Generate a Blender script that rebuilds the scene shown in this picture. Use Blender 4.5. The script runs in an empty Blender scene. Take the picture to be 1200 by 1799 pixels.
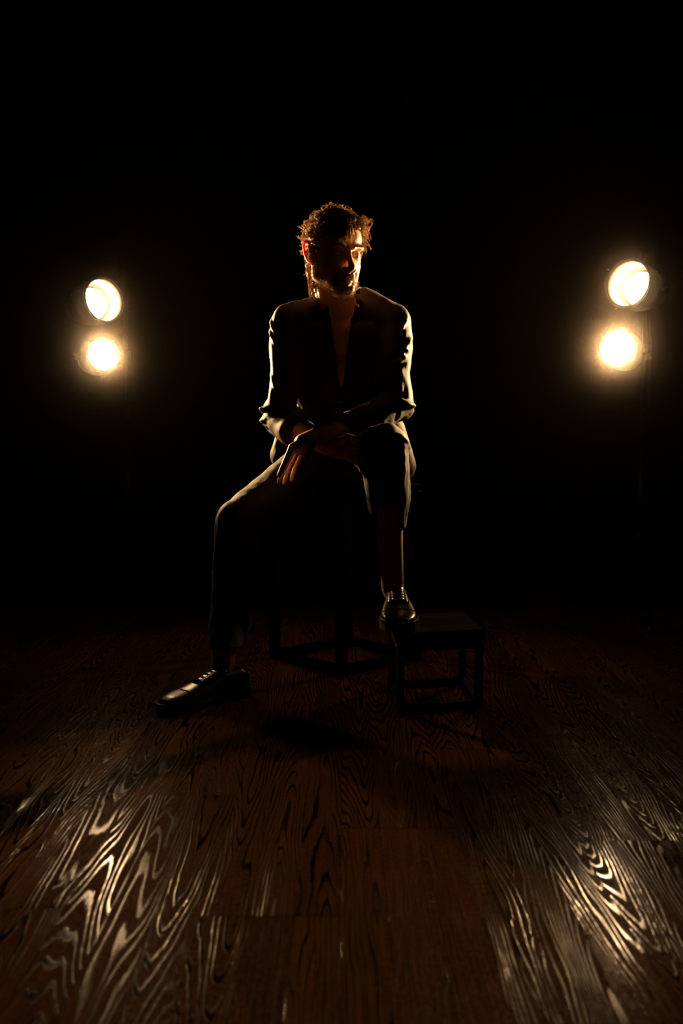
import bpy, bmesh, math, random
import numpy as np
from mathutils import Vector, Matrix, noise
random.seed(7); np.random.seed(7)
S = bpy.context.scene
COL = S.collection
PI = math.pi

# ------------------------------------------------------------------ camera
FPX = 1749.0                      # focal length in pixels of the 1200x1799 frame
PITCH = math.atan(115.0/FPX)
CAMH = 0.66
cam_d = bpy.data.cameras.new('camera'); cam = bpy.data.objects.new('camera', cam_d); COL.objects.link(cam)
cam.location = (0, 0, CAMH); cam.rotation_euler = (PI/2-PITCH, 0, 0)
cam_d.sensor_fit = 'VERTICAL'; cam_d.sensor_height = 36.0; cam_d.sensor_width = 24.0
cam_d.lens = FPX/1799*36.0; cam_d.clip_start = 0.05; cam_d.clip_end = 60
cam_d.dof.use_dof = True; cam_d.dof.focus_distance = 2.85; cam_d.dof.aperture_fstop = 4.0
S.camera = cam
S.view_settings.view_transform = 'Standard'; S.view_settings.look = 'None'
S.view_settings.exposure = 0.0; S.view_settings.gamma = 1.0; S.view_settings.use_curve_mapping = False

# ------------------------------------------------------------------ world: a black hall with thin stage haze
HAZE_DENSITY, HAZE_G = 0.00012, 0.955
GLOW_HAZE, HAZE_R = 0.20, 0.135
GLOW_HAZE_SPOTS = ((-1.02, 3.84, 1.16, .45), (-1.01, 3.84, .98, 1.3), (1.13, 3.66, 1.22, .45), (1.08, 3.66, 1.00, 1.3))
SPOT_W = 340.0
SPILL_DEG = 70
LENS_E = 100.0
LIGHT_COL = (1.0, 0.58, 0.25)
W = bpy.data.worlds.new('hall'); S.world = W; W.use_nodes = True
nt = W.node_tree; nt.nodes.clear()
wo = nt.nodes.new('ShaderNodeOutputWorld'); bg = nt.nodes.new('ShaderNodeBackground')
bg.inputs[0].default_value = (0, 0, 0, 1); bg.inputs[1].default_value = 0
nt.links.new(bg.outputs[0], wo.inputs[0])
vs = nt.nodes.new('ShaderNodeVolumeScatter'); vs.inputs['Density'].default_value = HAZE_DENSITY
# added haze puffs round each lamp pair, imitating lens bloom; thin elsewhere
geo = nt.nodes.new('ShaderNodeNewGeometry')
def wmath(op, a, b=0.0):
    m = nt.nodes.new('ShaderNodeMath'); m.operation = op
    for k, v in enumerate((a, b)):
        if isinstance(v, bpy.types.NodeSocket): nt.links.new(v, m.inputs[k])
        else: m.inputs[k].default_value = v
    return m.outputs[0]
dens = HAZE_DENSITY
for c_ in GLOW_HAZE_SPOTS:
    d_ = nt.nodes.new('ShaderNodeVectorMath'); d_.operation = 'DISTANCE'; d_.inputs[1].default_value = c_[:3]
    nt.links.new(geo.outputs['Position'], d_.inputs[0])
    q_ = wmath('MULTIPLY', d_.outputs['Value'], 1/HAZE_R)
    dens = wmath('ADD', dens, wmath('MULTIPLY', wmath('EXPONENT', wmath('MULTIPLY', wmath('MULTIPLY', q_, q_), -1.0)), GLOW_HAZE*c_[3]))
nt.links.new(dens, vs.inputs['Density'])
S.cycles.volume_step_rate = 3.0
vs.inputs['Anisotropy'].default_value = HAZE_G; vs.inputs['Color'].default_value = (1, .9, .8, 1)
nt.links.new(vs.outputs[0], wo.inputs['Volume'])

def at(px, py, Y):
    """world point seen at pixel (px, py) at depth Y"""
    u = (px-600)/FPX; v = -(py-900)/FPX
    dy = math.cos(PITCH)+v*math.sin(PITCH); dz = -math.sin(PITCH)+v*math.cos(PITCH)
    return Vector((u*Y/dy, Y, CAMH+dz*Y/dy))

# ------------------------------------------------------------------ materials
class NG:
    def __init__(s, name):
        s.m = bpy.data.materials.new(name); s.m.use_nodes = True; s.t = s.m.node_tree; s.t.nodes.clear()
        s.out = s.t.nodes.new('ShaderNodeOutputMaterial')
    def n(s, typ, ins=None, **kw):
        nd = s.t.nodes.new(typ)
        for k, v in kw.items(): setattr(nd, k, v)
        for k, v in (ins or {}).items():
            if hasattr(v, 'is_output') or isinstance(v, bpy.types.NodeSocket): s.t.links.new(v, nd.inputs[k])
            else: nd.inputs[k].default_value = v
        return nd
    def M(s, op, a, b=0.0, c=0.0):
        return s.n('ShaderNodeMath', {0: a, 1: b, 2: c}, operation=op).outputs[0]
    def ramp(s, fac, stops):
        r = s.n('ShaderNodeValToRGB', {0: fac}); e = r.color_ramp.elements
        while len(e) < len(stops): e.new(.5)
        for q, (p, c) in zip(e, stops): q.position = p; q.color = c if len(c) == 4 else (*c, 1)
        return r.outputs[0]
    def mix(s, f, a, b):
        x = s.n('ShaderNodeMix', {'Factor': f, 6: a, 7: b}, data_type='RGBA'); return x.outputs[2]
def principled(name, col, rough=.5, noise_amt=.25, noise_scale=30, bump=0.0, bump_scale=200, **kw):
    g = NG(name); tc = g.n('ShaderNodeTexCoord')
    nz = g.n('ShaderNodeTexNoise', {'Vector': tc.outputs['Object'], 'Scale': noise_scale, 'Detail': 4.0})
    c1 = tuple(c*(1-noise_amt) for c in col)+(1,); c2 = tuple(min(1, c*(1+noise_amt)) for c in col)+(1,)
    cc = g.mix(nz.outputs[0], c1, c2)
    rr = g.M('ADD', g.M('MULTIPLY', nz.outputs[0], .12), rough-.06)
    p = g.n('ShaderNodeBsdfPrincipled', {'Base Color': cc, 'Roughness': rr})
    for k, v in kw.items(): p.inputs[k.replace('_', ' ')].default_value = v
    if bump:
        nb = g.n('ShaderNodeTexNoise', {'Vector': tc.outputs['Object'], 'Scale': bump_scale, 'Detail': 3.0})
        b = g.n('ShaderNodeBump', {'Strength': bump, 'Distance': .002, 'Height': nb.outputs[0]})
        g.t.links.new(b.outputs[0], p.inputs['Normal'])
    g.t.links.new(p.outputs[0], g.out.inputs[0])
    g.p = p
    return g.m

def wood_floor():
    g = NG('lacquered_strip_floor'); M = g.M
    tc = g.n('ShaderNodeTexCoord'); sp = g.n('ShaderNodeSeparateXYZ', {0: tc.outputs['Object']})
    X, Y = sp.outputs[0], sp.outputs[1]
    SW, BW, BL = .066, .198, 1.15
    def rnd(a, b, seed):
        v = g.n('ShaderNodeCombineXYZ', {0: a, 1: b, 2: seed}).outputs[0]
        return g.n('ShaderNodeTexWhiteNoise', {'Vector': v}, noise_dimensions='3D').outputs[0]
    bid = M('FLOOR', M('DIVIDE', X, BW)); boff = rnd(bid, 0.0, 3.0)
    by = M('ADD', M('DIVIDE', Y, BL), boff); byid = M('FLOOR', by)
    sx = M('DIVIDE', X, SW); sid = M('FLOOR', sx); lx = M('SUBTRACT', M('SUBTRACT', sx, sid), .5)
    r1, r2, r3 = rnd(sid, byid, 1.0), rnd(sid, byid, 2.0), rnd(sid, byid, 5.0)
    # growth figure: cathedral arches or near-straight lines, different in every strip
    cx = M('ADD', M('MULTIPLY', lx, SW), M('MULTIPLY', M('SUBTRACT', r1, .5), .085))
    yy = M('ADD', Y, M('MULTIPLY', r2, 37.0))
    v1 = g.n('ShaderNodeCombineXYZ', {0: M('MULTIPLY', X, 8.0), 1: M('MULTIPLY', yy, .85), 2: M('ADD', M('MULTIPLY', sid, 3.7), M('MULTIPLY', byid, 1.9))}).outputs[0]
    n1 = g.n('ShaderNodeTexNoise', {'Vector': v1, 'Scale': 1.0, 'Detail': 2.5, 'Roughness': .55}).outputs[0]
    arch = M('MULTIPLY', M('SQRT', M('ADD', M('MULTIPLY', cx, cx), .00010)), 46.0)
    sgn = M('ADD', M('MULTIPLY', M('SUBTRACT', r3, .5), 5.0), M('SUBTRACT', M('MULTIPLY', M('GREATER_THAN', r3, .5), 3.0), 1.5))
    f = M('ADD', M('ADD', arch, M('MULTIPLY', yy, sgn)), M('MULTIPLY', n1, 7.0))
    fr = M('FRACT', M('MULTIPLY', f, 2.9))
    v2 = g.n('ShaderNodeCombineXYZ', {0: M('MULTIPLY', X, 330.0), 1: M('MULTIPLY', yy, 6.0), 2: 0.0}).outputs[0]
    fine = g.n('ShaderNodeTexNoise', {'Vector': v2, 'Scale': 1.0, 'Detail': 3.0}).outputs[0]
    saw = M('ADD', fr, M('MULTIPLY', M('SUBTRACT', fine, .5), .35))
    line = g.ramp(saw, [(0.0, (0, 0, 0)), (.56, (0, 0, 0)), (.74, (1, 1, 1)), (.89, (1, 1, 1)), (.97, (0, 0, 0))])
    v4 = g.n('ShaderNodeCombineXYZ', {0: M('ADD', M('MULTIPLY', X, 16.0), M('MULTIPLY', sid, 5.3)), 1: M('MULTIPLY', yy, 1.7), 2: 7.0}).outputs[0]
    patch = g.n('ShaderNodeTexNoise', {'Vector': v4, 'Scale': 1.0, 'Detail': 1.5}).outputs[0]
    patch = g.ramp(patch, [(.33, (.2, .2, .2)), (.48, (1, 1, 1))])
    line = M('MULTIPLY', line, patch)
    figured = M('GREATER_THAN', r1, .12)
    line = M('MULTIPLY', line, M('ADD', M('MULTIPLY', figured, .4), .6))
    tone = M('ADD', .75, M('MULTIPLY', r2, .5))
    ground = g.mix(M('MULTIPLY', M('SUBTRACT', fine, .35), 2.2), (.060, .0225, .0060, 1), (.150, .0580, .0165, 1))
    base = g.mix(line, ground, (.010, .0020, .0008, 1))
    vt = g.n('ShaderNodeCombineXYZ', {0: tone, 1: tone, 2: tone}).outputs[0]
    base = g.n('ShaderNodeMix', {'Factor': 1.0, 6: base, 7: vt}, data_type='RGBA', blend_type='MULTIPLY').outputs[2]
    # worn lacquer: scuffs and cloudy patches
    v3 = g.n('ShaderNodeCombineXYZ', {0: M('MULTIPLY', X, 4.0), 1: M('MULTIPLY', Y, 9.0), 2: 0.0}).outputs[0]
    wear = g.n('ShaderNodeTexNoise', {'Vector': v3, 'Scale': 1.6, 'Detail': 6.0, 'Roughness': .65}).outputs[0]
    speck = g.n('ShaderNodeTexNoise', {'Vector': tc.outputs['Object'], 'Scale': 130.0, 'Detail': 3.0, 'Roughness': .7}).outputs[0]
    rough = M('ADD', M('SUBTRACT', .38, M('MULTIPLY', line, .26)), M('MULTIPLY', M('SUBTRACT', wear, .5), .25))
    rough = M('ADD', rough, M('MULTIPLY', M('SUBTRACT', speck, .5), .30)); rough = M('ADD', rough, M('MULTIPLY', M('SUBTRACT', fine, .5), .30))
    rough = M('ADD', rough, M('MULTIPLY', M('SUBTRACT', r3, .5), .12))
    rough = M('ADD', M('MULTIPLY', rough, M('SUBTRACT', 1.0, M('MULTIPLY', line, .35))), M('MULTIPLY', line, .035))
    # joints
    ex = M('ABSOLUTE', lx); jx = M('GREATER_THAN', ex, .487)
    fy = M('FRACT', by); jy = M('LESS_THAN', M('ABSOLUTE', M('SUBTRACT', fy, .5)), .4985); jy = M('SUBTRACT', 1.0, jy)
    joint = M('MAXIMUM', jx, jy)
    base = g.mix(M('MULTIPLY', joint, .7), base, (.012, .004, .002, 1))
    h = M('ADD', M('MULTIPLY', line, .5), M('MULTIPLY', fine, .3))
    h = M('SUBTRACT', h, M('MULTIPLY', joint, 2.0))
    h = M('ADD', h, M('MULTIPLY', speck, .35)); h = M('ADD', h, M('MULTIPLY', wear, 1.0))
    bp = g.n('ShaderNodeBump', {'Strength': .34, 'Distance': .0006, 'Height': h})
    p = g.n('ShaderNodeBsdfPrincipled', {'Base Color': base, 'Roughness': rough, 'Specular IOR Level': M('ADD', M('MULTIPLY', M('MAXIMUM', M('SUBTRACT', speck, .46), 0.0), .14), M('MULTIPLY', M('POWER', line, 2.0), M('MULTIPLY', wear, 1.35))), 'Normal': bp.outputs[0]})
    g.t.links.new(p.outputs[0], g.out.inputs[0])
    return g.m

def emit(name, col, strength):
    g = NG(name); tc = g.n('ShaderNodeTexCoord')
    nz = g.n('ShaderNodeTexNoise', {'Vector': tc.outputs['Object'], 'Scale': 90.0})
    st = g.M('MULTIPLY', g.M('ADD', nz.outputs[0], .5), strength)
    e = g.n('ShaderNodeEmission', {'Color': (*col, 1), 'Strength': st}); g.t.links.new(e.outputs[0], g.out.inputs[0])
    return g.m

MT = dict(
    floor=wood_floor(),
    drape=principled('black_stage_drape', (.004, .0035, .0035), .95, Specular_IOR_Level=.05),
    metal=principled('black_satin_metal', (.004, .0035, .0035), .42, bump=.15, bump_scale=300, Specular_IOR_Level=.15),
    seat=principled('black_painted_board', (.003, .0028, .0028), .75, Specular_IOR_Level=.03),
    wool=principled('black_suiting_wool', (.007, .0058, .0054), .62, bump=.35, bump_scale=900, Specular_IOR_Level=.28,
                    Sheen_Weight=.14, Sheen_Roughness=.45, Sheen_Tint=(1, .88, .75, 1)),
    skin=principled('warm_skin', (.66, .38, .24), .48, noise_amt=.12, noise_scale=60, bump=.25, bump_scale=500,
                    Subsurface_Weight=.15, Subsurface_Scale=.010, Subsurface_Radius=(1.0, .25, .1)),
    ear=principled('thin_ear_skin', (.50, .20, .13), .48, noise_amt=.1, Subsurface_Weight=.9, Subsurface_Scale=.02, Subsurface_Radius=(1.0, .12, .05)),
    eye=principled('eyeball_white', (.5, .45, .4), .12),
    iris=principled('dark_iris', (.03, .015, .01), .1),
    lip=principled('lip_skin', (.42, .13, .10), .4, Subsurface_Weight=.3, Subsurface_Scale=.01),
    leather=principled('polished_black_leather', (.006, .005, .004), .27, bump=.12, bump_scale=60, Specular_IOR_Level=.35),
    sole=principled('black_rubber_sole', (.008, .008, .008), .6),
    lace=principled('black_lace_cord', (.004, .0035, .003), .8, bump=.5, bump_scale=900),
    can=principled('black_enamel_can', (.005, .0045, .0045), .5, Specular_IOR_Level=.2),
    lining=principled('bright_reflector_lining', (.45, .38, .30), .45, Metallic=.3),
    steel=principled('bare_steel_fitting', (.35, .32, .30), .3, Metallic=1.0),
    lens=emit('glowing_lamp_lens', (1.0, .64, .33), LENS_E),
    button=principled('black_horn_button', (.012, .01, .01), .25),
)
def hair_mat():
    g = NG('brown_curly_hair'); tc = g.n('ShaderNodeTexCoord')
    nz = g.n('ShaderNodeTexNoise', {'Vector': tc.outputs['Object'], 'Scale': 160.0, 'Detail': 2.0})
    c = g.ramp(nz.outputs[0], [(.3, (.16, .085, .035)), (.7, (.85, .60, .32))])
    p = g.n('ShaderNodeBsdfPrincipled', {'Base Color': c, 'Roughness': .38, 'Specular IOR Level': .7})
    tr = g.n('ShaderNodeBsdfTranslucent', {'Color': c})
    mx = g.n('ShaderNodeMixShader', {0: .45, 1: p.outputs[0], 2: tr.outputs[0]})
    g.t.links.new(mx.outputs[0], g.out.inputs[0]); return g.m
MT['hair'] = hair_mat()

# ------------------------------------------------------------------ object helpers
def link(name, me, mat, parent=None, smooth=True, label=None):
    o = bpy.data.objects.new(name, me); COL.objects.link(o)
    if mat:
        if not me.materials: me.materials.append(mat)
    if smooth:
        me.polygons.foreach_set('use_smooth', [True]*len(me.polygons))
    if parent:
        o.parent = parent; o.matrix_parent_inverse = parent.matrix_world.inverted()
    if label: o['label'] = label
    return o
def finish(name, bm, mat, parent=None, smooth=True, label=None):
    bmesh.ops.recalc_face_normals(bm, faces=bm.faces[:])
    me = bpy.data.meshes.new(name); bm.to_mesh(me); bm.free()
    return link(name, me, mat, parent, smooth, label)
def thing(name, label, cat, loc, group=None):
    o = bpy.data.objects.new(name, None); COL.objects.link(o); o.location = loc; o.empty_display_size = .1
    o.matrix_world = Matrix.Translation(loc)
    o['label'] = label; o['category'] = cat
    if group: o['group'] = group
    return o
def frame_of(d):
    d = Vector(d).normalized(); a = Vector((0, 0, 1)) if abs(d.z) < .95 else Vector((1, 0, 0))
    x = a.cross(d).normalized(); y = d.cross(x).normalized(); return x, y, d
def box(bm, c, size, rz=0.0, bevel=.0):
    r = bmesh.ops.create_cube(bm, size=1.0)
    vs_ = r['verts']; M = Matrix.Translation(c) @ Matrix.Rotation(rz, 4, 'Z') @ Matrix.Diagonal((*size, 1))
    bmesh.ops.transform(bm, matrix=M, verts=vs_)
    if bevel:
        es = list({e for v in vs_ for e in v.link_edges})
        bmesh.ops.bevel(bm, geom=es, offset=bevel, segments=2, affect='EDGES', profile=.5)
def bar(bm, a, b, w, h=None, rz=None, bevel=.002):
    """square tube from a to b"""
    a, b = Vector(a), Vector(b); h = h or w
    x, y, d = frame_of(b-a)
    L = (b-a).length
    r = bmesh.ops.create_cube(bm, size=1.0)
    R = Matrix((x, y, d)).transposed().to_4x4()
    if rz is not None and abs(d.z) > .95: R = Matrix.Rotation(rz, 4, 'Z')
    bmesh.ops.transform(bm, matrix=Matrix.Translation((a+b)/2) @ R @ Matrix.Diagonal((w, h, L, 1)), verts=r['verts'])
    if bevel:
        es = list({e for v in r['verts'] for e in v.link_edges})
        bmesh.ops.bevel(bm, geom=es, offset=bevel, segments=2, affect='EDGES', profile=.5)
def tube(bm, pts, rad, seg=10, caps=True):
    pts = [Vector(p) for p in pts]; n = len(pts)
    if not hasattr(rad, '__len__'): rad = [rad]*n
    rings = []; px_ = None
    for i, p in enumerate(pts):
        d = (pts[min(i+1, n-1)]-pts[max(i-1, 0)])
        if d.length < 1e-9: d = Vector((0, 0, 1))
        d.normalize()
        if px_ is None: x = frame_of(d)[0]
        else:
            x = px_-d*px_.dot(d); x = x.normalized() if x.length > 1e-6 else frame_of(d)[0]
        y = d.cross(x); px_ = x
        rings.append([bm.verts.new(p+(x*math.cos(2*PI*k/seg)+y*math.sin(2*PI*k/seg))*rad[i]) for k in range(seg)])
    for i in range(n-1):
        for k in range(seg): bm.faces.new((rings[i][k], rings[i][(k+1) % seg], rings[i+1][(k+1) % seg], rings[i+1][k]))
    if caps: bm.faces.new(rings[0][::-1]); bm.faces.new(rings[-1])
def capsule(bm, a, b, ra, rb, seg=20, hs=6, squash=None):
    a, b = Vector(a), Vector(b); x, y, d = frame_of(b-a)
    prof = []
    for i in range(hs+1):
        t = -PI/2+PI/2*i/hs; prof.append((a+d*math.sin(t)*ra, ra*math.cos(t)))
    for i in range(hs+1):
        t = PI/2*i/hs; prof.append((b+d*math.sin(t)*rb, rb*math.cos(t)))
    rings = []
    for p, r in prof:
        r = max(r, 1e-5)
        rings.append([bm.verts.new(p+(x*math.cos(2*PI*k/seg)+y*math.sin(2*PI*k/seg))*r) for k in range(seg)])
    for i in range(len(rings)-1):
        for k in range(seg): bm.faces.new((rings[i][k], rings[i][(k+1) % seg], rings[i+1][(k+1) % seg], rings[i+1][k]))
    bm.faces.new(rings[0][::-1]); bm.faces.new(rings[-1])
def chain(bm, pts, seg=20):
    for (a, ra), (b, rb) in zip(pts[:-1], pts[1:]): capsule(bm, a, b, ra, rb, seg)
def ellipsoid(bm, c, rad, R=None, seg=28):
    r = bmesh.ops.create_uvsphere(bm, u_segments=seg, v_segments=seg//2+2, radius=1.0)
    M = Matrix.Translation(c) @ (R.to_4x4() if R else Matrix.Identity(4)) @ Matrix.Diagonal((*rad, 1))
    bmesh.ops.transform(bm, matrix=M, verts=r['verts'])
def fused(bm, voxel, smooth_it, factor=.5):
    """union of overlapping closed shapes as one continuous surface"""
    me = bpy.data.meshes.new('t'); bm.to_mesh(me); bm.free()
    o = bpy.data.objects.new('t', me); COL.objects.link(o)
    m = o.modifiers.new('r', 'REMESH'); m.mode = 'VOXEL'; m.voxel_size = voxel; m.adaptivity = 0
    if smooth_it:
        s = o.modifiers.new('s', 'SMOOTH'); s.factor = factor; s.iterations = smooth_it
    dg = bpy.context.evaluated_depsgraph_get(); dg.update()
    r = bpy.data.meshes.new_from_object(o.evaluated_get(dg))
    bpy.data.objects.remove(o); bpy.data.meshes.remove(me)
    return r
def get_co(me):
    a = np.empty(len(me.vertices)*3, np.float32); me.vertices.foreach_get('co', a); return a.reshape(-1, 3)
def get_no(me):
    a = np.empty(len(me.vertices)*3, np.float32); me.vertex_normals.foreach_get('vector', a); return a.reshape(-1, 3)
def set_co(me, a): me.vertices.foreach_set('co', a.astype(np.float32).ravel()); me.update()
def seg_dist(P, a, b):
    a = np.array(a); b = np.array(b); ab = b-a
    t = np.clip(((P-a)@ab)/(ab@ab+1e-12), 0, 1); return np.linalg.norm(P-(a+t[:, None]*ab), axis=1), t
def ridges(me, lines):
    """lines: (list of points, height, width); cloth folds raised along poly-lines"""
    co = get_co(me); no = get_no(me); D = np.zeros(len(co), np.float32)
    for pts, amp, w in lines:
        dm = np.full(len(co), 9.0)
        tt = np.zeros(len(co)); n = len(pts)-1
        for i in range(n):
            d, t = seg_dist(co, pts[i], pts[i+1]); m = d < dm; dm[m] = d[m]; tt[m] = (i+t[m])/n
        D += amp*np.exp(-(dm/w)**2)*np.clip(np.sin(PI*np.clip(tt, .04, .96))*1.6, 0, 1)
    set_co(me, co+no*D[:, None])
def wrinkle(me, amp, scale, stretch=(1, 1, 1), off=0.0):
    co = get_co(me); no = get_no(me)
    d = np.array([noise.noise(Vector((c[0]*stretch[0]*scale+off, c[1]*stretch[1]*scale, c[2]*stretch[2]*scale))) for c in co])
    set_co(me, co+no*(d*amp)[:, None])
def keep_verts(me, mask):
    """drop faces with any vertex outside mask"""
    bm = bmesh.new(); bm.from_mesh(me); bm.verts.ensure_lookup_table()
    bmesh.ops.delete(bm, geom=[v for v, k in zip(bm.verts, mask) if not k], context='VERTS')
    for _ in range(14):      # even out the cut edge
        new = {}
        for v in bm.verts:
            if v.is_boundary:
                nb = [e.other_vert(v) for e in v.link_edges if e.is_boundary]
                if len(nb) == 2: new[v] = v.co*.4+(nb[0].co+nb[1].co)*.3
        for v, c in new.items(): v.co = c
    bm.to_mesh(me); bm.free()
def solidify(o, t):
    m = o.modifiers.new('thickness', 'SOLIDIFY'); m.thickness = t; m.offset = -1

# ------------------------------------------------------------------ the setting
def struct(name, bm, mat):
    o = finish(name, bm, mat, None, False); o['kind'] = 'structure'; return o
bm = bmesh.new(); box(bm, (0, 3.2, -.05), (9.4, 8.8, .1)); o = struct('floor', bm, MT['floor'])
def drape(name, a, b, nrm):
    """a pleated black stage curtain forming the wall"""
    bm = bmesh.new(); a, b = Vector(a), Vector(b); n = 160; H = 4.2
    for side in (0, 1):
        pass
    front = []; 
    for i in range(n+1):
        t = i/n; off = .035*math.sin(t*n*.62)+.02*math.sin(t*n*.23+1)
        p = a.lerp(b, t)+Vector(nrm)*off
        front.append((bm.verts.new(p), bm.verts.new(p+Vector((0, 0, H))), bm.verts.new(p-Vector(nrm)*.12), bm.verts.new(p-Vector(nrm)*.12+Vector((0, 0, H)))))
    for i in range(n):
        A, B = front[i], front[i+1]
        bm.faces.new((A[0], B[0], B[1], A[1])); bm.faces.new((A[2], A[3], B[3], B[2]))
        bm.faces.new((A[0], A[2], B[2], B[0])); bm.faces.new((A[1], B[1], B[3], A[3]))
    bm.faces.new((front[0][0], front[0][1], front[0][3], front[0][2])); bm.faces.new((front[-1][0], front[-1][2], front[-1][3], front[-1][1]))
    o = finish(name, bm, MT['drape']); o['kind'] = 'structure'; return o
drape('wall_back', (-4.5, 7.3, 0), (4.5, 7.3, 0), (0, -1, 0))
drape('wall_left', (-4.5, -1.1, 0), (-4.5, 7.2, 0), (1, 0, 0))
drape('wall_right', (4.5, 7.2, 0), (4.5, -1.1, 0), (-1, 0, 0))

# ------------------------------------------------------------------ stools
def stool(name, label, corners, H, tw, seat_t, cat='stool'):
    """corners: four floor points, in order; square-tube cube frame with a board seat"""
    c = sum((Vector(p) for p in corners), Vector())/4; c = Vector((c.x, c.y, 0))
    t = thing(name, label, cat, c)
    e = (Vector(corners[1])-Vector(corners[0])); rz = math.atan2(e.y, e.x)
    C = [Vector((p[0], p[1], 0)) for p in corners]
    ins = [p+(c-p).normalized()*tw*.71 for p in C]
    bm = bmesh.new()
    mid = [(p, p+(c-p).normalized()*0) for p in C]
    vs0 = [bm.verts.new(p+(p-c).normalized()*.004+Vector((0, 0, H-seat_t))) for p in C]
    vs1 = [bm.verts.new(p+(p-c).normalized()*.004+Vector((0, 0, H))) for p in C]
    bm.faces.new(vs0[::-1]); bm.faces.new(vs1)
    for i in range(4): bm.faces.new((vs0[i], vs0[(i+1) % 4], vs1[(i+1) % 4], vs1[i]))
    bmesh.ops.bevel(bm, geom=bm.edges[:], offset=.004, segments=2, affect='EDGES')
    finish('seat', bm, MT['seat'], t, False)
    for p in ins:
        bm = bmesh.new(); bar(bm, p, p+Vector((0, 0, H-seat_t-.001)), tw, rz=rz); finish('leg', bm, MT['metal'], t, False)
    for z, nm in ((tw/2+.001, 'base_rail'), (H-seat_t-tw/2-.001, 'top_rail')):
        for i in range(4):
            a, b = ins[i], ins[(i+1) % 4]; d = (b-a).normalized()*(tw/2+.0005)
            bm = bmesh.new(); bar(bm, a+d+Vector((0, 0, z)), b-d+Vector((0, 0, z)), tw*.96); finish(nm, bm, MT['metal'], t, False)
    return t
def gp(px, py, z=0.0):
    """ground point (height z) seen at a pixel"""
    a = at(px, py, 1.0); k = (CAMH-z)/(CAMH-a.z); return Vector((a.x*k, k, z))
c0 = Vector((.010, 3.07, 0)); hd = .238
tall_c = [c0+Vector((-hd*.995, .01, 0)), c0+Vector((-.01, -hd, 0)), c0+Vector((hd, -.01, 0)), c0+Vector((.01, hd, 0))]
stool('tall_stool', 'tall black square-tube stool set cornerwise, carrying the seated man', tall_c, .545, .026, .02)
small_c = [gp(698, 1254), gp(848, 1243), gp(815, 1199), gp(683, 1208)]
SZ = .20
stool('footstool', 'low black cube-frame stool under the raised polished shoe', small_c, SZ, .018, .03)

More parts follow.
